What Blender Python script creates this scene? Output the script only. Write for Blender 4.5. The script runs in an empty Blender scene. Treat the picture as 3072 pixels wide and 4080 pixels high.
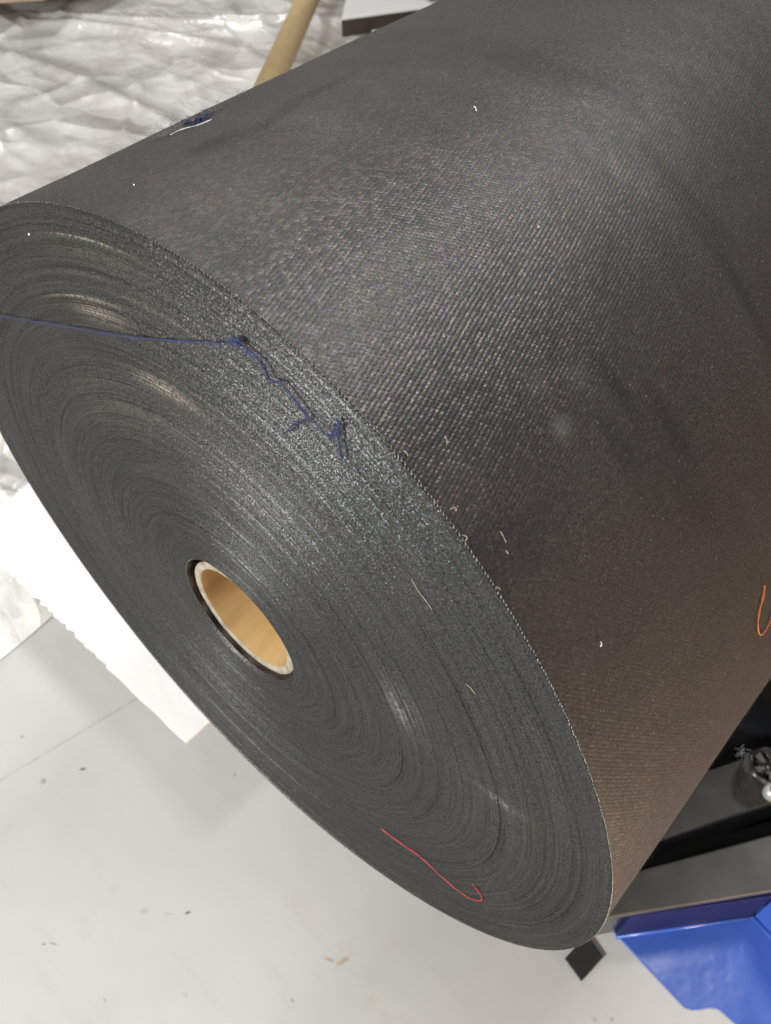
import bpy, bmesh, math, random
import numpy as np
from mathutils import Vector, Matrix, noise
random.seed(7); rs = np.random.RandomState(11)
S = bpy.context.scene
COL = S.collection
PI = math.pi; rad = math.radians

# ------------------------------------------------------------------ camera
AX = 0.6                       # height of the roll's axis above the floor
cam = bpy.data.cameras.new('camera'); camo = bpy.data.objects.new('camera', cam); COL.objects.link(camo)
Rg = Vector((0.74801336, 0.66368367, 0.0))
Up = Vector((-0.51104158, 0.57597609, 0.63803452))
Bk = Vector((0.42345309, -0.47725834, 0.77000776))
camo.matrix_world = Matrix(((Rg.x, Up.x, Bk.x, 0.2990163), (Rg.y, Up.y, Bk.y, -0.17976802), (Rg.z, Up.z, Bk.z, AX + 0.51751703), (0, 0, 0, 1)))
cam.sensor_fit = 'VERTICAL'; cam.sensor_height = 36.0; cam.lens = 3495.4286 / 4080 * 36.0
cam.clip_start = 0.02; cam.clip_end = 60
cam.dof.use_dof = True; cam.dof.focus_distance = 0.46; cam.dof.aperture_fstop = 15.0
S.camera = camo
S.view_settings.view_transform = 'Standard'; S.view_settings.look = 'None'
S.view_settings.exposure = 0.0; S.view_settings.gamma = 1.0

# ------------------------------------------------------------------ light of the hall, with added fill lamps
W = bpy.data.worlds.new('World'); S.world = W; W.use_nodes = True
bg = W.node_tree.nodes['Background']; bg.inputs[0].default_value = (1.0, 0.97, 0.93, 1); bg.inputs[1].default_value = 0.21
def lamp(name, loc, target, sx, sy, power, col, rot=0.0):
    l = bpy.data.lights.new(name, 'AREA'); l.shape = 'RECTANGLE'; l.size = sx; l.size_y = sy; l.energy = power; l.color = col
    o = bpy.data.objects.new(name, l); COL.objects.link(o); o.location = loc
    d = Vector(target) - Vector(loc)
    o.rotation_euler = (d.to_track_quat('-Z', 'Y').to_matrix() @ Matrix.Rotation(rot, 3, 'Z')).to_euler()
    return o
lamp('ceiling_or_fill_lamp', (-0.20, -2.1, 1.5), (0, 0, 0.6), 0.3, 0.3, 98, (0.97, 1.0, 1.0))  # low front lamp, added to raise the sheen on the wound face
lamp('ceiling_or_fill_lamp', (0.06, 1.36, 2.9), (0.1, 0.05, 0.88), 0.5, 0.5, 36, (1.0, 0.99, 0.98))
lamp('ceiling_or_fill_lamp', (-2.6, 1.6, 3.4), (-1.6, 1.4, 0), 1.2, 0.5, 42, (1.0, 0.98, 0.94))
lamp('ceiling_or_fill_lamp', (-0.9, -0.6, 3.4), (-0.3, 0, 0), 1.6, 1.6, 12, (1.0, 0.99, 0.97))
lamp('ceiling_or_fill_lamp', (-1.3, -2.2, 1.3), (0, 0, 0.5), 0.3, 0.3, 17, (0.97, 1.0, 1.0))  # low lamp at left front, added for the sheen below the core
lamp('warm_fill_lamp', (1.35, 0.03, 0.10), (0.3, 0.05, 0.60), 0.4, 0.12, 19, (1.0, 0.71, 0.46))  # unseen warm lamp, added in place of bounce from the floor

# ------------------------------------------------------------------ helpers
def link(o, parent=None):
    COL.objects.link(o)
    if parent: o.parent = parent
    return o
def mesh(name, V, F, mat, parent=None, smooth=True, uv=None, loc=None):
    me = bpy.data.meshes.new(name)
    V = np.asarray(V, dtype=float)
    me.from_pydata(V.tolist(), [], [tuple(f) for f in F]); me.update()
    if smooth: me.polygons.foreach_set('use_smooth', [True] * len(me.polygons))
    if uv is not None:
        L = me.uv_layers.new(name='UVMap'); idx = np.zeros(len(me.loops), dtype=np.int64); me.loops.foreach_get('vertex_index', idx)
        L.data.foreach_set('uv', np.asarray(uv)[idx].astype(np.float32).ravel())
    if mat: me.materials.append(mat)
    o = bpy.data.objects.new(name, me)
    if loc: o.location = loc
    return link(o, parent)
def empty(name, loc=(0, 0, 0), rz=0):
    o = bpy.data.objects.new(name, None); o.location = loc; o.rotation_euler = (0, 0, rz); o.empty_display_size = .05
    return link(o)
def tag(o, label=None, cat=None, group=None, kind=None):
    for k, v in (('label', label), ('category', cat), ('group', group), ('kind', kind)):
        if v: o[k] = v
    return o
def grid_faces(n, m, off=0, flip=False):
    i, j = np.meshgrid(np.arange(n - 1), np.arange(m - 1), indexing='ij'); a = (i * m + j).ravel() + off
    F = np.stack([a, a + 1, a + m + 1, a + m], 1)
    return F[:, ::-1].tolist() if flip else F.tolist()
def prism(name, pts, z0, z1, mat, parent=None, bevel=0.002):
    bm = bmesh.new()
    vs = [bm.verts.new((p[0], p[1], z0)) for p in pts]; f = bm.faces.new(vs)
    r = bmesh.ops.extrude_face_region(bm, geom=[f])
    for v in r['geom']:
        if isinstance(v, bmesh.types.BMVert): v.co.z = z1
    bmesh.ops.recalc_face_normals(bm, faces=bm.faces)
    if bevel: bmesh.ops.bevel(bm, geom=list(bm.edges), offset=bevel, segments=2, affect='EDGES', profile=.5)
    me = bpy.data.meshes.new(name); bm.to_mesh(me); bm.free(); me.materials.append(mat)
    o = bpy.data.objects.new(name, me); return link(o, parent)
def tube_geo(P, r, n=6, V=None, F=None, taper=False):
    if V is None: V, F = [], []
    P = [Vector(p) for p in P]; up = Vector((0.31, 0.55, 0.78))
    base = len(V)
    for i, p in enumerate(P):
        t = (P[min(i + 1, len(P) - 1)] - P[max(i - 1, 0)]).normalized()
        a = t.cross(up).normalized(); b = t.cross(a)
        rr = r * (0.25 if taper and i in (0, len(P) - 1) else 1)
        for k in range(n):
            w = 2 * PI * k / n; V.append(tuple(p + a * (rr * math.cos(w)) + b * (rr * math.sin(w))))
    for i in range(len(P) - 1):
        for k in range(n):
            F.append((base + i * n + k, base + i * n + (k + 1) % n, base + (i + 1) * n + (k + 1) % n, base + (i + 1) * n + k))
    F.append(tuple(base + k for k in range(n))[::-1]); F.append(tuple(base + (len(P) - 1) * n + k for k in range(n)))
    return V, F
def smooth_path(P, sub=5):
    P = [Vector(p) for p in P]; out = []
    for i in range(len(P) - 1):
        p0, p1, p2, p3 = P[max(i - 1, 0)], P[i], P[i + 1], P[min(i + 2, len(P) - 1)]
        for k in range(sub):
            t = k / sub
            out.append(0.5 * ((2 * p1) + (p2 - p0) * t + (2 * p0 - 5 * p1 + 4 * p2 - p3) * t * t + (3 * p1 - p0 - 3 * p2 + p3) * t ** 3))
    out.append(P[-1]); return out

# ------------------------------------------------------------------ node helpers
class NT:
    def __init__(s, name):
        s.m = bpy.data.materials.new(name); s.m.use_nodes = True; s.t = s.m.node_tree
        s.b = s.t.nodes['Principled BSDF']; s.out = s.t.nodes['Material Output']
    def n(s, typ, **kw):
        x = s.t.nodes.new(typ)
        for k, v in kw.items(): setattr(x, k, v)
        return x
    def put(s, sock, v):
        if isinstance(v, bpy.types.NodeSocket): s.t.links.new(v, sock)
        elif v is not None: sock.default_value = v
    def mth(s, op, a, b=None, c=None, clamp=False):
        x = s.n('ShaderNodeMath', operation=op); x.use_clamp = clamp
        s.put(x.inputs[0], a); s.put(x.inputs[1], b); s.put(x.inputs[2], c); return x.outputs[0]
    def vmth(s, op, a, b=None):
        x = s.n('ShaderNodeVectorMath', operation=op); s.put(x.inputs[0], a); s.put(x.inputs[1], b); return x
    def mix(s, f, a, b, typ='MIX'):
        x = s.n('ShaderNodeMix', data_type='RGBA', blend_type=typ); s.put(x.inputs[0], f)
        s.put(x.inputs[6], (*a, 1) if isinstance(a, tuple) else a); s.put(x.inputs[7], (*b, 1) if isinstance(b, tuple) else b)
        return x.outputs[2]
    def noise(s, vec, scale, detail=2, rough=.5, dist=0):
        x = s.n('ShaderNodeTexNoise'); s.put(x.inputs['Vector'], vec); x.inputs['Scale'].default_value = scale
        x.inputs['Detail'].default_value = detail; x.inputs['Roughness'].default_value = rough; x.inputs['Distortion'].default_value = dist
        return x.outputs[0]
    def ramp(s, v, lo, hi, a=0., b=1.):
        x = s.n('ShaderNodeMapRange'); s.put(x.inputs[0], v); x.inputs[1].default_value = lo; x.inputs[2].default_value = hi
        x.inputs[3].default_value = a; x.inputs[4].default_value = b; return x.outputs[0]
    def comb(s, x, y, z):
        c = s.n('ShaderNodeCombineXYZ'); s.put(c.inputs[0], x); s.put(c.inputs[1], y); s.put(c.inputs[2], z); return c.outputs[0]
    def bump(s, h, dist, strength=1., nrm=None):
        x = s.n('ShaderNodeBump'); s.put(x.inputs['Height'], h); x.inputs['Distance'].default_value = dist
        x.inputs['Strength'].default_value = strength; s.put(x.inputs['Normal'], nrm); return x.outputs[0]
    def obj(s): return s.n('ShaderNodeTexCoord').outputs['Object']
    def uv(s):
        u = s.n('ShaderNodeTexCoord').outputs['UV']; p = s.n('ShaderNodeSeparateXYZ'); s.put(p.inputs[0], u); return p.outputs[0], p.outputs[1]
    def gloss(s, col, rough, nrm):            # matt body plus the lustre of smooth fibres
        g = s.n('ShaderNodeBsdfGlossy'); s.put(g.inputs['Color'], (*col, 1) if isinstance(col, tuple) else col); s.put(g.inputs['Roughness'], rough); s.put(g.inputs['Normal'], nrm)
        a = s.n('ShaderNodeAddShader'); s.t.links.new(s.b.outputs[0], a.inputs[0]); s.t.links.new(g.outputs[0], a.inputs[1]); s.t.links.new(a.outputs[0], s.out.inputs[0])
    def set(s, **kw):
        for k, v in kw.items():
            k = k.replace('_', ' ')
            if isinstance(v, tuple) and len(v) == 3 and s.b.inputs[k].type == 'RGBA': v = (*v, 1)
            s.put(s.b.inputs[k], v)
        return s.m
def simple(name, col, rough=.5, metal=0., bump=None, var=0.12, vscale=12., coat=0.):
    t = NT(name); o = t.obj(); n = t.noise(o, vscale, 4, .6)
    f = t.ramp(n, .3, .7, 1 - var, 1 + var); c = t.n('ShaderNodeVectorMath', operation='SCALE')
    c.inputs[0].default_value = col; t.put(c.inputs['Scale'], f)
    t.set(Base_Color=c.outputs[0], Roughness=rough, Metallic=metal, Coat_Weight=coat)
    if bump: t.set(Normal=t.bump(t.noise(o, bump[0], 3), bump[1]))
    return t.m

# ---- woven cloth (uv: u = metres along the roll, v = metres round it)
def cloth_material():
    t = NT('dark woven cloth'); u, v = t.uv(); p = t.comb(u, v, 0.0)
    w = t.mth('SUBTRACT', t.noise(p, 9, 3), .5); w2 = t.mth('SUBTRACT', t.noise(p, 260, 2), .5)
    c, s_ = math.cos(rad(17)), math.sin(rad(17))
    a = t.mth('ADD', t.mth('MULTIPLY', u, c), t.mth('MULTIPLY', v, s_))
    b = t.mth('SUBTRACT', t.mth('MULTIPLY', v, c), t.mth('MULTIPLY', u, s_))
    b = t.mth('ADD', b, t.mth('MULTIPLY', w, .004)); b = t.mth('ADD', b, t.mth('MULTIPLY', w2, .0009))
    a = t.mth('ADD', a, t.mth('MULTIPLY', w2, .0014))
    kb = t.mth('DIVIDE', b, .0021); rib = t.mth('MULTIPLY_ADD', t.mth('COSINE', t.mth('MULTIPLY', kb, 2 * PI)), .5, .5)
    ph = t.mth('ADD', t.mth('DIVIDE', a, .0022), t.mth('MULTIPLY', kb, .42))
    dot = t.mth('MULTIPLY_ADD', t.mth('COSINE', t.mth('MULTIPLY', ph, 2 * PI)), .5, .5)
    h = t.mth('MULTIPLY', t.mth('POWER', rib, .8), t.mth('MULTIPLY_ADD', dot, .70, .30))
    cell = t.comb(t.mth('FLOOR', t.mth('ADD', ph, .5)), t.mth('FLOOR', t.mth('ADD', kb, .5)), 0.0)
    wn = t.n('ShaderNodeTexWhiteNoise', noise_dimensions='3D'); t.put(wn.inputs['Vector'], cell)
    knob_v, knob_c = wn.outputs['Value'], wn.outputs['Color']
    yarn = t.noise(p, 1100, 2, .75)
    # the twill stands crisp near the rim and is felted over with nap further in and lower down
    fade = t.ramp(t.mth('ADD', u, t.mth('MULTIPLY', t.mth('SUBTRACT', t.noise(p, 8, 3, .6), .5), .22)), .08, .26, 1.0, .28)
    fade = t.mth('MULTIPLY', fade, t.ramp(t.mth('ADD', v, t.mth('MULTIPLY', w, .2)), .20, .31, .50, 1.0))
    fade = t.mth('MULTIPLY', fade, t.ramp(t.mth('ADD', v, t.mth('MULTIPLY', w, .25)), .40, .49, 1.0, .38))
    h2 = t.mth('ADD', t.mth('MULTIPLY', t.mth('MULTIPLY', h, fade), t.mth('MULTIPLY_ADD', knob_v, .7, .65)), t.mth('MULTIPLY', yarn, .70))
    nrm = t.bump(h2, .00017, 1.0)
    nrm = t.bump(t.noise(p, 14, 3, .55), .004, .5, nrm)
    # colour: near-black yarns, heathered brown and grey, pale flecks, soft dusty patches
    base = t.mix(t.ramp(t.noise(p, 700, 3, .7), .35, .65), (.013, .0115, .011), (.058, .053, .050))
    base = t.mix(t.ramp(t.noise(p, 330, 2), .5, .72, 0, .55), base, (.045, .026, .023))
    base = t.mix(t.ramp(t.noise(p, 420, 2), .56, .72, 0, .5), base, (.020, .025, .036))
    dust = t.ramp(t.noise(p, 6.5, 5, .62), .40, .72, 0, .55)
    base = t.mix(dust, base, (.056, .050, .046))
    dark = t.ramp(t.noise(t.vmth('MULTIPLY', p, (9, 3.2, 1)).outputs[0], 1.0, 4, .6), .50, .68, 0, .45)
    base = t.mix(dark, base, (.012, .012, .015))
    def mark(c, x, y, rx, ry, col, amt, wob=.9):
        m = t.vmth('DIVIDE', t.vmth('SUBTRACT', p, (x, y, 0)).outputs[0], (rx, ry, 1)).outputs[0]
        l = t.mth('ADD', t.vmth('LENGTH', m).outputs['Value'], t.mth('MULTIPLY', t.mth('SUBTRACT', t.noise(p, 60, 4, .6), .5), wob)); return t.mix(t.ramp(l, .3, 1.1, amt, 0), c, col)
    DK, PL = (.010, .010, .013), (.115, .112, .100)
    for x, y, rx, ry, col, am in ((.076, .285, .0075, .0065, PL, .55), (.080, .3075, .008, .008, PL, .30), (.100, .298, .009, .008, PL, .22), (.117, .281, .007, .030, DK, .55), (.135, .245, .008, .028, DK, .5), (.098, .262, .006, .02, DK, .4),
            (.082, .5213, .022, .012, DK, .6), (.120, .515, .03, .006, DK, .5), (.155, .522, .035, .007, DK, .5), (.229, .275, .007, .055, DK, .42), (.238, .33, .008, .04, DK, .25), (.252, .24, .012, .05, DK, .3), (.010, .265, .05, .02, (.016, .012, .020), .45), (.027, .32, .02, .015, DK, .35), (.10, .40, .03, .01, DK, .3)):
        base = mark(base, x, y, rx, ry, col, am)
    fl = t.n('ShaderNodeTexVoronoi'); t.put(fl.inputs['Vector'], p); fl.inputs['Scale'].default_value = 300
    fleck = t.mth('MULTIPLY', t.mth('LESS_THAN', fl.outputs[0], .13), t.mth('GREATER_THAN', t.noise(p, 190, 1), .60))
    base = t.mix(t.mth('MULTIPLY', fleck, .30), base, (.42, .40, .37))
    t.set(Base_Color=base, Roughness=.85, Specular_IOR_Level=.15, Normal=nrm)
    # each stitch has its own lustre and a trace of its own tint
    kv = t.mth('MULTIPLY_ADD', t.mth('SUBTRACT', t.mth('POWER', knob_v, 2.0), .33), t.mth('MULTIPLY', fade, .050), .050)
    lus = t.mth('MULTIPLY', kv, t.ramp(yarn, .32, .68, .40, 1.65))
    lc = t.n('ShaderNodeVectorMath', operation='SCALE'); t.put(lc.inputs[0], t.mix(.18, (1., .98, .97), knob_c)); t.put(lc.inputs['Scale'], lus)
    t.gloss(lc.outputs[0], t.ramp(t.noise(p, 500, 1), .3, .7, .37, .50), nrm)
    return t.m

# ---- the cut ends of the windings (uv: u = 0..1 from core to rim, v = turn in radians)
def windings_material():
    t = NT('wound cloth edges'); u, v = t.uv(); o = t.obj()
    cs, sn = t.mth('COSINE', v), t.mth('SINE', v)
    ring = t.comb(t.mth('MULTIPLY', u, 330), t.mth('MULTIPLY', cs, 1.6), t.mth('MULTIPLY', sn, 1.6))
    wide = t.comb(t.mth('MULTIPLY', u, 42), t.mth('MULTIPLY', cs, .8), t.mth('MULTIPLY', sn, .8))
    r1 = t.noise(ring, 1, 2, .6); r2 = t.noise(wide, 1, 2, .5); g = t.noise(o, 900, 2, .75); g2 = t.noise(o, 380, 2, .6)
    base = t.mix(t.ramp(r1, .3, .7), (.003, .003, .0028), (.020, .0195, .018))
    base = t.mix(t.ramp(r2, .4, .65, 0, .5), base, (.018, .019, .019))
    base = t.mix(t.ramp(g, .4, .7, 0, .6), base, (.026, .025, .0235))
    base = t.mix(t.ramp(t.noise(o, 7, 4, .6), .45, .7, 0, .35), base, (.038, .033, .028))
    # rubbed, dusty patches where the edge has been scuffed: place (turn, reach), in streaks along the windings
    def patch(th, rr, dth, dr, col, amt, inp):
        dt = t.mth('SUBTRACT', v, rad(th)); dt = t.mth('DIVIDE', dt, rad(dth)); dt = t.mth('MULTIPLY', dt, dt)
        du = t.mth('DIVIDE', t.mth('SUBTRACT', u, (rr - .053) / .247), dr / .247); du = t.mth('MULTIPLY', du, du)
        g_ = t.mth('POWER', 2.718, t.mth('MULTIPLY', t.mth('ADD', dt, du), -1.))
        g_ = t.mth('MULTIPLY', g_, t.mth('MULTIPLY', t.ramp(t.noise(ring, .8, 3, .7), .42, .60), t.ramp(t.noise(o, 420, 3, .7), .36, .58))); return t.mix(t.mth('MULTIPLY', g_, amt, clamp=True), inp, col)
    tan = (.26, .21, .16)
    for th, rr, dth, dr, amt in ((105, .2410, 5.5, .005, 1.0), (94, .206, 7, .0055, .95), (102, .2620, 8, .0009, .9), (101, .2835, 7, .0008, .8), (99, .2740, 9, .004, .25),
                                 (108, .2480, 9, .0010, .8), (96, .2560, 10, .0010, .6), (112, .1800, 30, .02, .16), (22.5, .160, 4.5, .006, .55), (24, .168, 8, .012, .25), (12, .228, 1.0, .014, .5)):
        base = patch(th, rr, dth, dr, tan if th > 50 else (.30, .30, .28), amt, base)
    tv = t.vmth('CROSS_PRODUCT', t.vmth('SUBTRACT', t.n('ShaderNodeNewGeometry').outputs['Position'], (0, 0, AX)).outputs[0], (0, 1, 0))
    tn = t.vmth('NORMALIZE', tv.outputs[0]).outputs[0]
    geo = t.n('ShaderNodeNewGeometry').outputs['Normal']
    rad_v = t.vmth('CROSS_PRODUCT', tn, (0, 1, 0)).outputs[0]
    # every ply's cut edge is rounded: the surface tips towards and away from the core from ply to ply
    fine = t.comb(t.mth('MULTIPLY', u, 620), t.mth('MULTIPLY', v, 330), 0.0)
    k1 = t.mth('SUBTRACT', t.noise(fine, 1, 1, .6), .5); k2 = t.mth('SUBTRACT', t.noise(ring, 1.3, 1), .5)
    tilt = t.mth('ADD', t.mth('MULTIPLY', k1, 5.2), t.mth('MULTIPLY', k2, .35))
    def sc(vec, f):
        x = t.n('ShaderNodeVectorMath', operation='SCALE'); t.put(x.inputs[0], vec); t.put(x.inputs['Scale'], f); return x.outputs[0]
    wn_ = t.n('ShaderNodeTexNoise'); t.put(wn_.inputs['Vector'], o); wn_.inputs['Scale'].default_value = 1000; wn_.inputs['Detail'].default_value = 1
    rv = sc(t.vmth('SUBTRACT', wn_.outputs['Color'], (.5, .5, .5)).outputs[0], 1.1)
    nn = t.vmth('ADD', t.vmth('ADD', geo, sc(rad_v, tilt)).outputs[0], rv).outputs[0]
    nn = t.vmth('NORMALIZE', nn).outputs[0]
    t.set(Base_Color=base, Roughness=.9, Specular_IOR_Level=0., Normal=nn); 
    lus = t.mth('MULTIPLY', t.ramp(t.noise(o, 820, 2, .8), .30, .70, .25, 1.8), t.ramp(r1, .32, .68, .78, 1.18))
    lc = t.n('ShaderNodeVectorMath', operation='SCALE'); t.put(lc.inputs[0], t.mix(.22, (.049, .048, .0455), t.mix(1., (.15, .15, .15), wn_.outputs['Color'], 'MULTIPLY'))); t.put(lc.inputs['Scale'], lus)
    t.gloss(lc.outputs[0], t.ramp(g, .3, .7, .33, .45), nn)
    return t.m

# ------------------------------------------------------------------ the roll
R0 = .3; RC = .0535; LEN = 1.3
HK = ((2, .0016401206, -.0005620065), (3, -.0087277555, -.0014327047), (4, .0066037113, -.0076986981))
def rim(th):
    r = 1.0
    for k, a, b in HK: r = r + a * np.cos(k * th) + b * np.sin(k * th)
    return R0 * r
roll = empty('fabric_roll', (0, 0, AX))
tag(roll, 'huge roll of charcoal twill fabric wound on a cardboard core, filling the picture', 'fabric roll')
M_cloth = cloth_material(); M_wind = windings_material()
# outer ply
NA, NY = 520, 260
th = np.linspace(rad(-120), rad(240), NA); yy = np.concatenate([np.linspace(0.0004, .52, 200), np.linspace(.52, LEN, 61)[1:]]); NY = len(yy)
TH, YY = np.meshgrid(th, yy, indexing='ij')
RR = rim(TH)
d = np.zeros_like(RR); deg = np.degrees(TH)
for (a0, y0, k1, amp, wdt, t0, t1) in ((54, .212, .00035, .00035, .006, 30, 68), (50, .178, .0006, .0003, .006, 25, 66), (50, .262, .0004, .0003, .009, 22, 70), (100, .12, -.0008, .0006, .008, 84, 112), (98, .2, -.001, .0005, .01, 80, 112)):
    win = 1 / (1 + np.exp(-(deg - t0) / 3)) / (1 + np.exp((deg - t1) / 3))
    d += amp * win * np.tanh((YY - (y0 + (deg - a0) * k1)) / wdt) * np.exp(-((YY - y0) / .05) ** 2)
d += .0003 * np.sin(YY * 31 + np.sin(TH * 3) * 1.3) * np.sin(TH * 5 + YY * 9) * np.clip(YY / .05, 0, 1)
rr_ = RR + d
V = np.stack([rr_ * np.cos(TH), YY, rr_ * np.sin(TH)], -1).reshape(-1, 3)
uv = np.stack([YY, TH * .3], -1).reshape(-1, 2)
F = grid_faces(NA, NY)
mesh('outer_ply', V, F, M_cloth, roll, uv=uv)
# windings seen end-on: every few plies stand a little proud of or behind their neighbours
NR = 430; NT_ = 420
tt = np.linspace(0, 1, NR); th2 = np.linspace(rad(-120), rad(240), NT_)
ax_off = rs.normal(0, .00005, NR)
T2, H2 = np.meshgrid(tt, th2, indexing='ij')
OFF = np.repeat(ax_off[:, None], NT_, 1) * (0.75 + .35 * np.sin(H2 * 2 + 9 * T2))
for k in range(64):                       # gaps and steps between groups of plies
    c0 = rs.rand() ** .8; amp = rs.uniform(.0003, .0010) * (2.4 if k % 9 == 1 else 1); wd = rs.uniform(.0013, .0026); ph = rs.uniform(0, 6.28); dr = rs.uniform(-.006, .006)
    c = c0 + dr * np.sin(H2 + ph) ; win = np.clip(.55 + .75 * np.sin(H2 * rs.choice([1, 1, 2]) + ph), .05, 1)
    if k % 3: OFF += amp * win * np.exp(-((T2 - c) / wd) ** 2)
    else: OFF += .25 * amp * win * np.tanh((T2 - c) / wd)
OFF += .0018 * np.sin(T2 * 5 + 1) * T2 + .0007 * np.sin(T2 * 23 + np.sin(H2))
OFF = OFF * np.clip((1 - T2) / .01, 0, 1) * np.clip(T2 / .01, 0.1, 1)
CX, CZ = .0035 * (1 - T2), 0.0
Rr = RC + (rim(H2) - RC) * T2
V = np.stack([CX + Rr * np.cos(H2), OFF, CZ + Rr * np.sin(H2)], -1).reshape(-1, 3)
mesh('windings', V, grid_faces(NR, NT_, flip=True), M_wind, roll, uv=np.stack([T2, H2], -1).reshape(-1, 2))
# inner wall of the windings behind the rim of the hole
M_glue = simple('glued inner ply', (.055, .035, .026), .55, bump=(160, .0015), var=.5, vscale=90)
yy = np.array([0.0, .002, .005, .009, .03]); TH, YY = np.meshgrid(np.linspace(0, 2 * PI, 141), yy, indexing='ij')
rw = RC + np.where(YY > .001, .0006 * np.sin(TH * 13) + .0004, 0)
mesh('inner_ply', np.stack([.0035 + rw * np.cos(TH), YY, rw * np.sin(TH)], -1).reshape(-1, 3), grid_faces(TH.shape[0], 5, flip=True), M_glue, roll)
# cardboard core
t = NT('cardboard core'); o_ = t.obj(); st = t.noise(t.vmth('MULTIPLY', o_, (60, 12, 60)).outputs[0], 1, 3, .6)
c_ = t.mix(t.ramp(st, .3, .7), (.50, .315, .125), (.63, .43, .195)); t.set(Base_Color=c_, Roughness=.6, Normal=t.bump(st, .001, .5)); M_core = t.m
t = NT('core cut end'); o_ = t.obj(); f_ = t.noise(o_, 120, 4, .65)
t.set(Base_Color=t.mix(t.ramp(f_, .3, .7), (.15, .12, .085), (.33, .29, .215)), Roughness=.8, Normal=t.bump(f_, .0012, .6)); M_end = t.m
prof = [(.0500, .30), (.0500, .0040), (.0496, .0032), (.0440, .0032), (.0435, .0038), (.0435, 1.29)]
nt = 160; V = []; F = []
for i in range(nt):
    a = 2 * PI * i / nt
    for j, (r, y) in enumerate(prof):
        yj = y + (.00007 * math.sin(a * 9) + .00005 * math.sin(a * 23) if y < .01 else 0); rj = r + (.00007 * math.sin(a * 17 + 1) + .00010 * math.sin(41 * a) + .0003 * math.sin(a * 3) if j in (3, 4) else 0)
        V.append((.0036 + rj * math.cos(a), yj, -.0020 + rj * math.sin(a)))
np_ = len(prof); bore = []; ends = []
for i in range(nt):
    for j in range(np_ - 1):
        q = (i * np_ + j, i * np_ + j + 1, ((i + 1) % nt) * np_ + j + 1, ((i + 1) % nt) * np_ + j)
        (ends if j in (1, 2, 3) else bore).append(q)
def sub(fs):
    ids = sorted({i for f in fs for i in f}); mp = {k: n for n, k in enumerate(ids)}
    return [V[i] for i in ids], [tuple(mp[i] for i in f) for f in fs]
bore = [f for f in bore if f[0] % np_ == 4]      # the inside of the tube; its outside is hidden by the windings
core = mesh('core_tube', *sub(bore), M_core, roll); mesh('cut_end', *sub(ends), M_end, core)
# selvedge loops on the rim of the outer ply and round the hole
t = NT('selvedge yarn'); t.set(Base_Color=t.mix(t.ramp(t.noise(t.obj(), 400, 2), .4, .65), (.025, .023, .022), (.09, .085, .082)), Roughness=.6, Specular_IOR_Level=.2); t.gloss((.11, .107, .105), .34, None); M_selv = t.m
V, F = [], []
def bead(c, ax, rx, ry):
    b = len(V); a = Vector(ax).normalized(); s1 = a.cross(Vector((0, 1, 0))).normalized(); s2 = a.cross(s1)
    c = Vector(c)
    for z, k in ((-.6, .7), (.6, .7)):
        for i in range(5):
            w = 2 * PI * i / 5 + (z > 0) * .6; V.append(tuple(c + a * (rx * z) + (s1 * math.cos(w) + s2 * math.sin(w)) * (ry * k * 1.25)))
    V.append(tuple(c - a * rx)); V.append(tuple(c + a * rx))
    for i in range(5):
        j = (i + 1) % 5; F.extend([(b + i, b + j, b + 5 + j), (b + i, b + 5 + j, b + 5 + i), (b + 10, b + j, b + i), (b + 11, b + 5 + i, b + 5 + j)])
n = 860
for i in range(n):
    a = rad(-115) + rad(340) * i / n + random.uniform(-.0008, .0008); r = float(rim(a)) + .0001
    bead((r * math.cos(a), .0006 + random.uniform(-.0002, .0002), r * math.sin(a)), (-math.sin(a), .5, math.cos(a)), random.uniform(.0007, .0011), random.uniform(.00030, .00055))
selv = mesh('selvedge_loops', V, F, M_selv, roll); selv['kind'] = 'stuff'
V, F = [], []
for i in range(150):
    a = 2 * PI * i / 150; bead((.0035 + (RC + .0006) * math.cos(a), -.0001, (RC + .0006) * math.sin(a)), (-math.sin(a), .3, math.cos(a)), .0008, .0005)
b2 = mesh('inner_selvedge_loops', V, F, M_selv, roll); b2['kind'] = 'stuff'
# nap: short loose hairs standing on the cloth
t = NT('nap hair'); t.set(Base_Color=t.mix(t.ramp(t.noise(t.obj(), 30, 2), .4, .6), (.04, .038, .04), (.16, .15, .14)), Roughness=.6); M_hair = t.m
V, F = [], []
def surf(adeg, y, h=0.0):
    a = rad(adeg); r = float(rim(a)) + h; return Vector((r * math.cos(a), y, r * math.sin(a)))
for i in range(5200):
    a = random.uniform(-10, 116); y = random.random() ** 1.2 * .5; L = random.uniform(.0008, .0026)
    if random.random() < .12: L *= 2.0
    p = surf(a, y, -.0002); q = surf(a + random.uniform(-.35, .35), y + random.uniform(-.002, .002), L * random.uniform(.15, .8)); m = (p + q) / 2 + Vector((random.uniform(-1, 1), random.uniform(-1, 1), random.uniform(-1, 1))) * .0004
    tube_geo([p, m, q], .000045, 3, V, F)
nap = mesh('nap', V, F, M_hair, roll); nap['kind'] = 'stuff'

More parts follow.
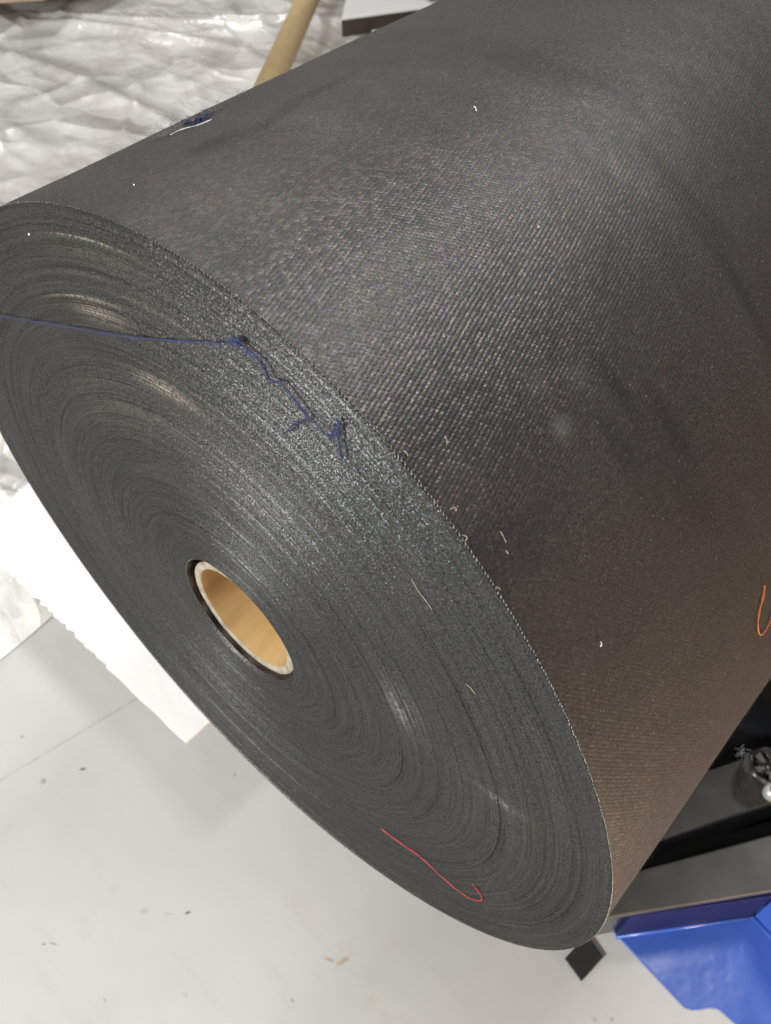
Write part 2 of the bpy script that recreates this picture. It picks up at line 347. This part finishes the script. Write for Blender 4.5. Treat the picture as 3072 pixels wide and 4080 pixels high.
# ------------------------------------------------------------------ threads and lint lying on the roll
def yarn_mat(name, c1, c2, rough=.7):
    t = NT(name); t.set(Base_Color=t.mix(t.ramp(t.noise(t.obj(), 700, 2), .35, .65), c1, c2), Roughness=rough); return t.m
def strands(name, path, mat, nst, rad_, spread, label, cat, sub=6, fray=0, group=None, wig=1.0):
    V, F = [], []
    P = smooth_path(path, sub)
    for s in range(nst):
        ph = 2 * PI * s / max(nst, 1); Q = []
        for i, p in enumerate(P):
            w = i * .55 + ph; off = Vector((math.cos(w), .35 * math.sin(w * 1.0), math.sin(w))) * spread * (1 + .6 * math.sin(i * .13 + s))
            nz = Vector((noise.noise(p * 120 + Vector((s, 0, 0))), noise.noise(p * 120 + Vector((0, s, 5))) * .4, noise.noise(p * 120 + Vector((9, 0, s))))) * spread * 1.4 * wig
            Q.append(p + off + nz)
        tube_geo(Q, rad_, 5, V, F, True)
    for k in range(fray):
        p = P[random.randrange(len(P))]; dv = Vector((random.gauss(0, 1), -abs(random.gauss(0, .3)), random.gauss(0, 1))).normalized() * random.uniform(.0015, .004)
        tube_geo([p, p + dv * .5 + Vector((0, 0, .0004)), p + dv], .00006, 3, V, F, True)
    return V, F
M_blue = yarn_mat('blue yarn', (.008, .012, .050), (.022, .030, .100))
M_red = yarn_mat('red yarn', (.32, .012, .018), (.50, .028, .034), .5)
M_orange = yarn_mat('orange yarn', (.62, .13, .025), (.80, .24, .05), .5)
M_pale = yarn_mat('pale fibre', (.36, .31, .21), (.62, .56, .42), .6)
M_white = yarn_mat('white fibre', (.50, .56, .56), (.75, .80, .78), .6)
fy = -.0016
bp = [(-.262, .740), (-.193, .765), (-.131, .791), (-.085, .811), (-.035, .832), (-.001, .846), (.029, .861), (.057, .875), (.063, .875), (.070, .874), (.073, .871), (.0755, .866), (.083, .868), (.090, .863), (.097, .858), (.105, .856), (.111, .855), (.114, .859), (.117, .866)]
bt = empty('blue_thread', (.057, fy, .875)); tag(bt, 'long loose navy blue yarn with knots lying across the wound face', 'thread')
lp = lambda pts: [Vector((x - .057, (-.0035 if x < -.03 else 0) + random.uniform(-.0004, .0002), z - .875)) for x, z in pts]
V, F = strands('t', lp(bp), M_blue, 3, .00016, .00042, '', '', fray=26)
V2, F2 = strands('t', lp(bp[7:15]), M_blue, 3, .0002, .00075, '', '', fray=22); b0 = len(V); V += V2; F += [tuple(i + b0 for i in f) for f in F2]
mesh('main_strand', V, F, M_blue, bt)
V, F = strands('t', lp([(.097, .858), (.094, .853), (.089, .849), (.085, .843), (.081, .838)]), M_blue, 3, .0002, .00045, '', '', fray=12)
mesh('side_strand', V, F, M_blue, bt)
V, F = strands('t', lp([(.110, .855), (.1125, .860), (.1150, .868), (.1155, .860), (.1150, .856), (.1160, .850), (.1165, .846)]), M_blue, 4, .0002, .00055, '', '', fray=26)
mesh('frayed_end', V, F, M_blue, bt)
V, F = [], []
for k in range(9):
    w = k * .7; tube_geo([Vector((.0015 * math.cos(w + q * 1.3) * (1 + .2 * k % 2), -.001 + .0006 * math.sin(q + k), .0022 + .0017 * math.sin(w * 1.3 + q * 1.1))) for q in range(7)], .00025, 5, V, F)
mesh('knot', V, F, M_blue, bt)
rp = [(.136, .448), (.145, .4495), (.162, .456), (.177, .4615), (.196, .4595), (.214, .462), (.222, .468), (.227, .476), (.2295, .484), (.228, .489), (.224, .494), (.220, .497)]
P = [(x, -.0016, z) for x, z in rp]; V, F = strands('t', P, M_red, 2, .00026, .00020, '', '', wig=.5)
tag(mesh('red_thread', V, F, M_red), 'bright red hooked thread stuck on the lower part of the wound face', 'thread')
P = [surf(a, y, .0012) + Vector((0, 0, AX)) for a, y in ((24.23, .1641), (23.01, .1614), (21.56, .1552), (19.71, .1534), (18.23, .156), (17.68, .1608), (17.82, .1651), (18.61, .1705), (20.2, .178))]
V, F = strands('t', P, M_orange, 2, .00029, .00020, '', '', wig=.5)
tag(mesh('orange_thread', V, F, M_orange), 'orange looped thread on the cloth at the right edge of the picture', 'thread')
def fibre(name, pts, r, mat, label, h=.0009, n=2):
    P = [surf(a, y, h + .0006 * math.sin(i * 2.)) + Vector((0, 0, AX)) for i, (a, y) in enumerate(pts)]
    V, F = strands('t', P, mat, n, r, r * .8, '', '', sub=4, wig=.3); return tag(mesh(name, V, F, mat), label, 'lint')
fibre('white_fibre', ((83.5, .1870), (83.16, .1861), (82.85, .1850)), .00015, M_white, 'short pale blue white fibre on top of the cloth, near the upper middle', n=2)
fibre('white_fibre', ((37.62, .0331), (37.78, .034), (37.89, .0348)), .00014, M_white, 'tiny white fleck on the lower right cloth above the brownish area')
G = 'pale fibres caught along the rim of the roll'
for pts, lb in ((((60.23, .0235), (59.95, .0228), (59.62, .022)), 'pale fibre on the cloth farthest in from the rim beside the blue frayed end'),
                (((61.45, .0038), (61.06, .004), (60.83, .0039)), 'topmost pale fibre sitting right on the rim'),
                (((55.78, .004), (55.59, .0062), (55.34, .0059)), 'pale crossed fibre just inside the rim, second of those on the rim'),
                (((53.7, .0014), (53.32, .0025), (53.15, .0010)), 'pale bent fibre on the rim below the crossed one'),
                (((51.78, .0176), (51.3, .0169), (50.76, .0172)), 'pale angled fibre on the cloth to the right of the bent rim fibre'),
                (((50.4, .0147), (50.02, .0143)), 'very short pale fibre under the angled one'),
                (((48.81, .0012), (48.41, .0019)), 'lowest pale fibre on the rim, above the pinkish edge')):
    o = fibre('pale_fibre', pts,   .00007, M_pale, lb, h=.0004, n=2); o['group'] = G
# white specks
def speck(name, p, r, mat, label):
    bm = bmesh.new(); bmesh.ops.create_icosphere(bm, subdivisions=1, radius=r)
    for v in bm.verts: v.co *= random.uniform(.6, 1.3)
    me = bpy.data.meshes.new(name); bm.to_mesh(me); bm.free(); me.materials.append(mat); o = bpy.data.objects.new(name, me); o.location = p; link(o); return tag(o, label, 'lint')
speck('lint_speck', surf(98.8, .0292, .0004) + Vector((0, 0, AX)), .0005, M_white, 'white speck of lint on the cloth near its upper left silhouette')
speck('lint_speck', Vector((-.108, -.0012, .8575)), .0006, M_white, 'white speck of lint on the wound face near its upper left edge')
speck('lint_speck', surf(69.0, .143, .0004) + Vector((0, 0, AX)), .0007, M_pale, 'yellowish speck of lint in the middle of the cloth')
P = [(.156, -.0012, .795), (.160, -.0016, .791), (.164, -.0014, .787), (.169, -.0012, .7825)]
V, F = strands('t', P, M_pale, 1, .00012, .0001, '', '', wig=.2); tag(mesh('pale_fibre', V, F, M_pale), 'long curved pale fibre on the right part of the wound face', 'lint')
P = [(.192, -.0012, .7415), (.196, -.0014, .741), (.198, -.0012, .739)]
V, F = strands('t', P, M_pale, 1, .00012, .0001, '', '', wig=.2); tag(mesh('pale_fibre', V, F, M_pale), 'short pale fibre low on the right part of the wound face', 'lint')
# fluff on the silhouette
fl = empty('blue_fluff', (0, 0, AX)); tag(fl, 'tuft of blue fluff with wispy hairs on the upper left edge of the roll', 'fluff')
V, F = [], []
for k in range(34):
    p = surf(109.6 + random.gauss(0, .5), .1115 + random.gauss(0, .0045), .0006); Q = [p]
    for j in range(4): p = p + Vector((random.gauss(0, .0012), random.gauss(0, .0022), random.uniform(-.0003, .0010))); Q.append(p)
    tube_geo(Q, .00028, 4, V, F, True)
mesh('tuft', V, F, M_blue, fl)
V, F = [], []
for k in range(60):
    p = surf(109.5 + random.gauss(0, .5), random.uniform(.075, .16) if k % 2 else .092 + random.gauss(0, .004), .0003); Q = [p]; dv = Vector((random.uniform(-.0016, .0002), random.gauss(0, .0014), random.uniform(.0004, .0016)))
    for j in range(5): p = p + dv; dv = dv + Vector((random.gauss(0, .0005), random.gauss(0, .0007), random.gauss(-.0002, .0005))); Q.append(p)
    tube_geo(Q, .00007, 3, V, F, True)
wh = mesh('wispy_hairs', V, F, M_hair, fl); wh['kind'] = 'stuff'
fibre('white_fibre', ((108.9, .0885), (108.3, .0955), (107.7, .1035), (107.0, .1120)), .00014, M_white, 'thin pale strand beside the blue fluff along the upper left edge', h=.0006, n=2)

# ------------------------------------------------------------------ floor
t = NT('painted floor'); o_ = t.obj(); n1 = t.noise(o_, 2.2, 4, .55); n2 = t.noise(o_, 16, 5, .65); n3 = t.noise(t.vmth('MULTIPLY', o_, (5, 22, 1)).outputs[0], 1, 4, .6)
c = t.mix(t.ramp(n1, .35, .65), (.425, .413, .393), (.475, .462, .44))
c = t.mix(t.ramp(n3, .55, .75, 0, .45), c, (.40, .37, .34))
c = t.mix(t.ramp(n2, .60, .75, 0, .40), c, (.38, .345, .31))
def spot(c, x, y, rx, ry, ang, col, amt, wob=.5):
    q = t.vmth('SUBTRACT', o_, (x, y, 0)).outputs[0]
    m = t.n('ShaderNodeMapping'); m.inputs['Rotation'].default_value = (0, 0, -rad(ang)); t.put(m.inputs['Vector'], q)
    l = t.vmth('LENGTH', t.vmth('DIVIDE', m.outputs[0], (rx * .85, ry * .85, 1)).outputs[0]).outputs['Value']
    l = t.mth('ADD', l, t.mth('MULTIPLY', t.mth('SUBTRACT', t.noise(o_, 160, 3), .5), wob * 3))
    return t.mix(t.ramp(l, .4, 1.05, amt * .95, 0), c, col)
for x, y, rx, ry, an, col, am in ((-.322, -.087, .0055, .0028, 50, (.08, .07, .07), .85), (-.347, -.131, .0055, .0055, 0, (.22, .18, .15), .75), (-.422, -.114, .003, .003, 0, (.2, .18, .15), .7), (-.165, .042, .0025, .0025, 0, (.2, .17, .15), .7),
        (-.12, -.146, .008, .005, 45, (.33, .31, .27), .6), (-.078, -.111, .006, .0022, 55, (.08, .07, .07), .85), (-.095, -.128, .012, .0015, 40, (.35, .33, .3), .6), (-.170, -.239, .009, .0014, 28, (.18, .17, .16), .7), (-.178, -.247, .002, .002, 0, (.06, .05, .05), .9),
        (.097, -.027, .012, .005, 75, (.35, .24, .17), .75), (.084, -.036, .009, .003, 20, (.33, .22, .16), .7), (-.013, -.17, .005, .004, 0, (.38, .35, .3), .7), (.082, -.094, .004, .002, 0, (.25, .22, .2), .7), (-.077, -.235, .003, .002, 0, (.25, .22, .2), .7),
        (.127, .025, .016, .004, 70, (.46, .38, .33), .6), (.348, .117, .005, .004, 0, (.3, .25, .2), .7), (.363, .13, .004, .004, 0, (.3, .25, .2), .7), (.148, -.037, .014, .012, 0, (.42, .40, .35), .6), (-.151, -.003, .022, .003, 60, (.45, .42, .39), .6), (-.182, -.073, .012, .006, 20, (.46, .43, .39), .5)):
    c = spot(c, x, y, rx, ry, an, col, am)
# scuffed joint running away under the white board
dx = t.n('ShaderNodeSeparateXYZ'); t.put(dx.inputs[0], o_)
ln = t.mth('ABSOLUTE', t.mth('SUBTRACT', dx.outputs[0], t.mth('MULTIPLY_ADD', dx.outputs[1], .2063, -.3561)))
ln = t.mth('ADD', ln, t.mth('MULTIPLY', t.mth('ABSOLUTE', t.mth('SUBTRACT', n2, .5)), .012))
c = t.mix(t.ramp(ln, .0006, .0035, .55, 0), c, (.30, .27, .25))
t.set(Base_Color=c, Roughness=t.ramp(n1, .3, .7, .30, .42), Specular_IOR_Level=.4, Normal=t.bump(t.noise(o_, 5, 3), .006, .35)); M_floor = t.m
fl_ = mesh('floor', [(-14, -14, 0), (14, -14, 0), (14, 14, 0), (-14, 14, 0)], [(0, 1, 2, 3)], M_floor, smooth=False); tag(fl_, kind='structure')

# ------------------------------------------------------------------ raised white board left of the roll (ragged front edge)
M_foam = simple('white foam board', (.74, .71, .695), .5, bump=(40, .0008), var=.03, vscale=4)
pts = []
xs = np.linspace(-.199, -.36, 10)
for x in xs: pts.append((x, .010 + .0006 * math.sin(x * 90)))
x = -.362
while x > -.63:
    pts.append((x, .0105 + random.uniform(-.001, .001))); pts.append((x - .0035, .0105 + random.uniform(.001, .0055))); pts.append((x - .008, .0105 + random.uniform(.001, .005))); x -= random.uniform(.012, .024)
pts += [(-.645, .020), (-.668, .034), (-.688, .052), (-.703, .080), (-.711, .115), (-.713, .17), (-.713, .42), (-.199, .42)]
bd = empty('foam_board', (-.42, .2, 0)); tag(bd, 'bright white board with a ragged torn front edge raised beside the roll', 'board')
o = prism('board', [(x + .42, y - .2) for x, y in pts], .0965, .1, M_foam, bd, bevel=0)
for sx, sy in ((-.62, .12), (-.25, .34), (-.62, .36)):
    prism('foot', [(sx + .42 + a * .02, sy - .2 + b * .02) for a, b in ((-1, -1), (1, -1), (1, 1), (-1, 1))], 0.0, .0960, M_foam, bd, bevel=.002)

# ------------------------------------------------------------------ crumpled plastic film heap, tube, board behind
t = NT('crumpled clear film'); o_ = t.obj(); f1 = t.noise(o_, 2.6, 5, .6, .8); f2 = t.noise(o_, 9, 4, .6, .5); f3 = t.noise(o_, 38, 3, .6)
c = t.mix(t.ramp(f1, .40, .66, 0, .6), (.87, .86, .84), (.68, .63, .55)); c = t.mix(t.ramp(f2, .5, .62, 0, .6), c, (.80, .79, .77))
t.set(Base_Color=c, Roughness=t.ramp(f3, .3, .7, .20, .36), Specular_IOR_Level=.8, Coat_Weight=1.0, Coat_Roughness=.05, Normal=None)
def crease(sc, k, wd):
    nz_ = t.n('ShaderNodeTexNoise'); t.put(nz_.inputs['Vector'], o_); nz_.inputs['Scale'].default_value = sc * .5; nz_.inputs['Detail'].default_value = 3
    q = t.n('ShaderNodeVectorMath', operation='SCALE'); t.put(q.inputs[0], nz_.outputs['Color']); q.inputs['Scale'].default_value = 1.3
    w_ = t.vmth('ADD', t.vmth('MULTIPLY', o_, (sc * .6, sc * 1.1, sc)).outputs[0], q.outputs[0]).outputs[0]
    x = t.n('ShaderNodeTexVoronoi', feature='DISTANCE_TO_EDGE'); t.put(x.inputs['Vector'], w_); x.inputs['Scale'].default_value = 1
    y_ = t.n('ShaderNodeTexVoronoi', feature='F1'); t.put(y_.inputs['Vector'], w_); y_.inputs['Scale'].default_value = 1
    return t.mth('ADD', t.mth('MULTIPLY', t.ramp(x.outputs['Distance'], 0, wd, 1, 0), k), t.mth('MULTIPLY', y_.outputs[0], k * 1.6))
calm = t.ramp(t.noise(o_, 3.1, 2, .5), .40, .60, .12, 1.0)      # smooth sheets between crushed patches
hh = t.mth('ADD', crease(1.9, .030, .10), t.mth('MULTIPLY', calm, t.mth('ADD', crease(5.2, .010, .12), crease(14, .0030, .12))))
nf = t.bump(hh, 1.0, .55); t.put(t.b.inputs['Normal'], nf)
tr = t.n('ShaderNodeBsdfTransparent'); ms = t.n('ShaderNodeMixShader'); t.put(ms.inputs[0], t.ramp(f2, .35, .65, .62, .95))
t.t.links.new(tr.outputs[0], ms.inputs[1]); t.t.links.new(t.b.outputs[0], ms.inputs[2]); t.t.links.new(ms.outputs[0], t.out.inputs[0]); M_film = t.m
def ridged(p, sc, seed):
    q = p * sc + Vector((seed, seed * 1.7, 0)); w = Vector((noise.noise(q * .5), noise.noise(q * .5 + Vector((7, 3, 1))), 0)) * 1.2
    return 1 - abs(noise.noise(q + w)) * 2
def film(name, x0, x1, y0, y1, nx, ny, hfun, label, edge=.12):
    V = []
    for i in range(nx):
        for j in range(ny):
            x = x0 + (x1 - x0) * i / (nx - 1); y = y0 + (y1 - y0) * j / (ny - 1)
            e = min(i, nx - 1 - i, j, ny - 1 - j) / (nx * .5)
            wob = Vector((noise.noise(Vector((x * 2.1, y * 2.1, 3))), noise.noise(Vector((x * 2.1, y * 2.1, 9))), 0)) * edge
            V.append((x + wob.x, y + wob.y, hfun(x, y, e)))
    return tag(mesh(name, V, grid_faces(nx, ny, flip=True), M_film), label, 'plastic film')
def h1(x, y, e):
    p = Vector((x, y, 0)); k = min(1, e * 6)
    an = Vector((x * .6 + y * .55, y * 1.5 - x * 1.1, 0))
    return .006 + k * (.030 + .045 * (noise.noise(p * .9) + .5) + .022 * ridged(an, 1.6, 3) ** 4 + .008 * ridged(p, 4.5, 11) ** 5)
film('plastic_film', -3.9, -.86, .12, 3.6, 330, 330, h1, 'heap of crumpled clear plastic film over the floor behind the roll')
def h2(x, y, e):
    p = Vector((x, y, 0)); return .003 + min(1, e * 5) * (.004 + .010 * ridged(p, 5, 21) ** 4 + .004 * ridged(p, 14, 2) ** 2)
film('plastic_film', -1.15, -.545, -.20, .30, 130, 130, h2, 'flatter glossy plastic sheet on the floor below the ragged white board', .05)
t = NT('kraft tube'); o_ = t.obj(); k1 = t.noise(o_, 30, 4, .6); c = t.mix(t.ramp(k1, .3, .7), (.50, .36, .17), (.58, .43, .23)); t.set(Base_Color=c, Roughness=.55); M_kraft = t.m
def cyl_obj(name, p0, p1, r, mat, parent=None, n=48, inner=None):
    V, F = tube_geo([p0, p1], r, n); F = F[:-2] if inner else F
    if inner:
        b = len(V); V, F = tube_geo([p0, p1], inner, n, V, F); F = F[:-2]
        F = [f if k < n else f[::-1] for k, f in enumerate(F)]
        for k in range(n): F.append((k, (k + 1) % n, b + (k + 1) % n, b + k)); F.append((n + (k + 1) % n, n + k, b + n + k, b + n + (k + 1) % n))
    o = mesh(name, V, F, mat, parent)
    return o
o = cyl_obj('cardboard_tube', (-2.13, 2.393, .150), (-1.08, .876, .150), .0315, M_kraft, inner=.026)
o.data.polygons.foreach_set('use_smooth', [len(p.vertices) == 4 for p in o.data.polygons]); tag(o, 'long beige cardboard tube leaning across the plastic film behind the roll', 'cardboard tube')
# white-topped low board with dark brown edge
M_brown = simple('dark brown timber', (.040, .027, .020), .5, bump=(60, .001), var=.35, vscale=25)
M_wtop = simple('white laminate', (.70, .69, .68), .3, var=.03)
M_black = simple('black painted steel', (.010, .010, .011), .22, var=.3, vscale=9, coat=.3)
dr_ = Vector((.119, .205, 0)).normalized(); nm = Vector((-dr_.y, dr_.x, 0))
bx0 = Vector((-1.455, 1.62, 0)); wb = empty('dark_edged_board', bx0); tag(wb, 'low white topped slab with a dark brown front edge behind the roll', 'slab')
L_ = 1.1
bk = Vector((-.62, .79, 0))
def slab(k0, k1, j0, j1): return [tuple((dr_ * (L_ * k0) + bk * j0).xy), tuple((dr_ * (L_ * k1) + bk * j0).xy), tuple((dr_ * (L_ * k1) + bk * j1).xy), tuple((dr_ * (L_ * k0) + bk * j1).xy)]
prism('brown_edge', slab(0, 1, 0, .03), .106, .148, M_brown, wb, .0015)
prism('white_top', slab(0, 1, 0, .8), .1485, .156, M_wtop, wb, .002)
prism('base', slab(.12, .95, .06, .7), .0, .1055, M_brown, wb, .002)
o = prism('white_block', [(-1.353, 1.628), (-1.20, 1.80), (-1.12, 1.73), (-1.27, 1.55)], 0, .15, M_wtop); tag(o, 'white block partly hidden by the roll under the brown slab edge', 'block')
o = prism('black_case', [(-1.345, 1.852), (-1.18, 2.09), (-1.32, 2.25), (-1.40, 1.90)], .1625, .235, M_black); tag(o, 'black case peeking over the roll at the top of the picture', 'case')
M_card = simple('brown cardboard', (.42, .31, .22), .7, var=.15)
o = prism('cardboard_sheet', [(-2.9, 1.0), (-2.235, 1.075), (-2.16, 1.17), (-2.3, 1.9), (-3.0, 1.8)], .15, .158, M_card); tag(o, 'brown cardboard sheet on the film at the upper left corner', 'cardboard')

# ------------------------------------------------------------------ blue machine base, black beams, knob
t = NT('blue enamel'); o_ = t.obj(); n1 = t.noise(o_, 6, 3, .5); t.set(Base_Color=t.mix(t.ramp(n1, .35, .65), (.032, .082, .35), (.046, .102, .40)), Roughness=t.ramp(t.noise(o_, 25, 4), .3, .7, .22, .36), Coat_Weight=.35, Coat_Roughness=.16, Specular_IOR_Level=.5, Normal=t.bump(t.noise(o_, 18, 3), .004, .4)); M_enam = t.m
M_enam_shade = simple('shaded enamel', (.008, .010, .060), .5, var=.15); M_enam_shade.node_tree.nodes['Principled BSDF'].inputs['Specular IOR Level'].default_value = .15  # wall enamel darkened: the beam's shadow and reflection are put into its colour
base = empty('blue_base_plate', (.45, .35, 0)); tag(base, 'glossy blue enamelled machine base plate on the floor under the roll', 'machine base')
ox, oy = .45, .35
pl = [(.255, .214), (.303, .2095), (.36, .2015), (.4165, .1935)]
pl += [(.421, .1935 + .0012), (.426, .1975), (.432, .2035), (.438, .2110), (.443, .2150), (.4475, .2175)]
pl += [(.470, .2165), (.60, .208), (1.0, .19), (1.0, .9), (.255, .9)]
prism('plate', [(x - ox, y - oy) for x, y in pl], 0.0, .004, M_enam, base, .0012)
wd = Vector((.09, .105, 0)).normalized(); wn = Vector((-wd.y, wd.x, 0)); w0 = Vector((.320 - ox, .205 - oy, .0)); w1 = Vector((.429 - ox, .332 - oy, 0))
prism('front_wall', [tuple(w0.xy), tuple(w1.xy), tuple((w1 + wn * .008).xy), tuple((w0 + wn * .008).xy)], .0045, .085, M_enam_shade, base, .001)['label'] = 'front wall of the blue base, beam shade put into its dark colour'
e1 = w1 + Vector((.029, -.006, 0)) * 4
e0 = w1 + Vector((.002, .001, 0)); en = Vector((.2, .97, 0)).normalized()
prism('side_wall', [tuple(e0.xy), tuple(e1.xy), tuple((e1 + en * .008).xy), tuple((e0 + en * .008).xy)], .0045, .16, M_enam, base, .001)
V, F = tube_geo([w0 + Vector((0, 0, .005)) - wn * .001, w1 + Vector((0, 0, .005)) - wn * .001], .0022, 8); V, F = tube_geo([w1 + Vector((0, 0, .005)) - en * .001, e1 + Vector((0, 0, .005)) - en * .001], .0035, 8, V, F)
mesh('weld_bead', V, F, M_enam, base)
M_beam = simple('black gloss steel', (.050, .046, .041), .48, var=.35, vscale=14, coat=.0)
bm_ = empty('black_beam', (.35, .28, 0)); tag(bm_, 'broad black steel beam directly above the blue base plate', 'beam')
def P4(p, q, r, s, ox, oy): return [(a - ox, b - oy) for a, b in (p, q, r, s)]
def ext(p, q, k0, k1): return (p[0] + (q[0] - p[0]) * k0, p[1] + (q[1] - p[1]) * k0), (p[0] + (q[0] - p[0]) * k1, p[1] + (q[1] - p[1]) * k1)
A = ext((.302, .184), (.420, .325), -.25, 1.8); B = ext((.303, .252), (.394, .385), -.25, 2.2)
C = ext((.3055, .303), (.376, .418), -.4, 2.4); D = ext((.301, .406), (.324, .446), -1.2, 7)
prism('top_plate', P4(A[0], A[1], B[1], B[0], .35, .28), .088, .100, M_beam, bm_, .002)
prism('web', P4(*[(x * .9 + y * .1, z * .9 + w * .1) for (x, z), (y, w) in ((A[0], B[0]), (A[1], B[1]))], *[(x * .9 + y * .1, z * .9 + w * .1) for (x, z), (y, w) in ((B[1], A[1]), (B[0], A[0]))], .35, .28), .0045, .0875, M_black, bm_, .001)
b2_ = empty('black_beam', (.35, .4, 0)); tag(b2_, 'second black beam behind the first, carrying the round knob', 'beam')
prism('top_plate', P4(C[0], C[1], D[1], D[0], .35, .4), .088, .100, M_beam, b2_, .002)
prism('web', P4(*[(x * .9 + y * .1, z * .9 + w * .1) for (x, z), (y, w) in ((C[0], D[0]), (C[1], D[1]))], *[(x * .9 + y * .1, z * .9 + w * .1) for (x, z), (y, w) in ((D[1], C[1]), (D[0], C[0]))], .35, .4), .0045, .0875, M_black, b2_, .001)
o = prism('dark_infill', [(.262, .232), (.46, .50), (.80, .85), (.80, 1.0), (.262, 1.0)], .0045, .012, M_black); tag(o, 'black sheet added on the blue base to darken the space under the two beams', 'filler')  # added black sheet: makes the base dark where the beams shade it
o = prism('gap_filler', [(.26, .26), (.42, .49), (.405, .495), (.245, .27)], .02, .075, M_black); tag(o, 'thin black strip added to fill the dark gap between the two black beams', 'added strip')  # added black strip standing for the darkness in the gap
o = prism('dark_backing_block', [(.10, .52), (1.2, .62), (1.2, 1.6), (.10, 1.6)], .0045, .30, M_black); tag(o, 'black block added to fill the dark behind the beams, under the roll', 'added block')  # added black block standing for the dark void behind the beams
# knob
M_knob = simple('black moulded plastic', (.020, .019, .018), .28, var=.25, vscale=60, coat=.3)
M_bolt = simple('zinc bolt', (.52, .53, .52), .35, metal=.6, var=.15, vscale=80)
kb = empty('clamp_knob', (.352, .432, .100)); tag(kb, 'round black clamp knob with pale bolt head at the right edge', 'knob')
V, F = [], []
nk = 72; prof = [(0, .050), (.006, .0505), (.007, .046), (.013, .045), (.0135, .0465), (.0205, .047), (.0225, .0455), (.0235, .041), (.0235, .0), (0.0, .0), (0.0, .0235 * 0)]
prof = [(.0235, .0), (.0240, .040), (.0230, .046), (.0205, .048), (.004, .048), (.0, .046)]
prof = [(0.0, .044), (.007, .044), (.009, .0415), (.0175, .0415), (.019, .0475), (.0225, .0475), (.0245, .044), (.0250, .030), (.0245, 0.0)]
for i in range(nk):
    a = 2 * PI * i / nk
    for r, z in prof:
        s = 1 + (.045 * math.cos(a * 6) if r > .02 else 0); zz = z - (.006 * max(0, math.cos(a * 5 + .6)) ** 2 if .008 < r < .018 else 0); V.append((r * s * math.cos(a), r * s * math.sin(a), zz))
npf = len(prof)
for i in range(nk):
    for j in range(npf - 1): F.append((i * npf + j, i * npf + j + 1, ((i + 1) % nk) * npf + j + 1, ((i + 1) % nk) * npf + j)[::-1])
mesh('grip', V, F, M_knob, kb)
V, F = [], []
for k in range(5):
    a = 2 * PI * k / 5 + .35; d1 = Vector((math.cos(a), math.sin(a), 0)); d2 = Vector((-math.sin(a), math.cos(a), 0)); b = len(V)
    for u_, w_ in ((.006, .0015), (.018, .004)):
        for s_, z_ in ((-1, .040), (1, .040), (1, .0455), (-1, .0455)): V.append(tuple(d1 * u_ + d2 * (w_ * s_) + Vector((0, 0, z_))))
    F += [(b + 3, b + 2, b + 6, b + 7), (b, b + 3, b + 7, b + 4), (b + 1, b + 5, b + 6, b + 2), (b + 4, b + 7, b + 6, b + 5), (b, b + 1, b + 2, b + 3)]
mesh('rib', V, F, simple('grey moulded rib', (.075, .075, .07), .35), kb, smooth=False)
V, F = [], []
for k, (r, z) in enumerate(((.0095, .0), (.0095, .012), (.0080, .0135), (.004, .0138), (.0038, .010), (0.0001, .010))):
    for i in range(6 if 0 else 24): a = 2 * PI * i / 24; V.append((.0165 + r * math.cos(a), -.0245 + r * math.sin(a), .036 + z))
for k in range(5):
    for i in range(24): F.append((k * 24 + i, k * 24 + (i + 1) % 24, (k + 1) * 24 + (i + 1) % 24, (k + 1) * 24 + i))
mesh('bolt_head', V, F, M_bolt, kb)
# fluff above the knob, black tile on the floor
V, F = [], []
for k in range(16):
    p = Vector((.322 + random.gauss(0, .003), .456 + random.gauss(0, .004), .1012)); Q = [p]
    for j in range(4): p = p + Vector((random.gauss(0, .0016), random.gauss(0, .0016), random.uniform(0, .0009))); Q.append(p)
    tube_geo(Q, .00016, 4, V, F, True)
tag(mesh('white_fluff', V, F, M_white), 'small scrap of whitish fluff on the black beam above the knob', 'fluff')
M_rub = simple('black rubber', (.010, .010, .010), .7, var=.2)
o = prism('rubber_pad', [(.3205, .1765), (.3160, .1390), (.2885, .1462), (.2930, .1850)], 0.0, .005, M_rub, bevel=.0006); tag(o, 'small black square pad on the pale floor below the roll rim', 'pad')
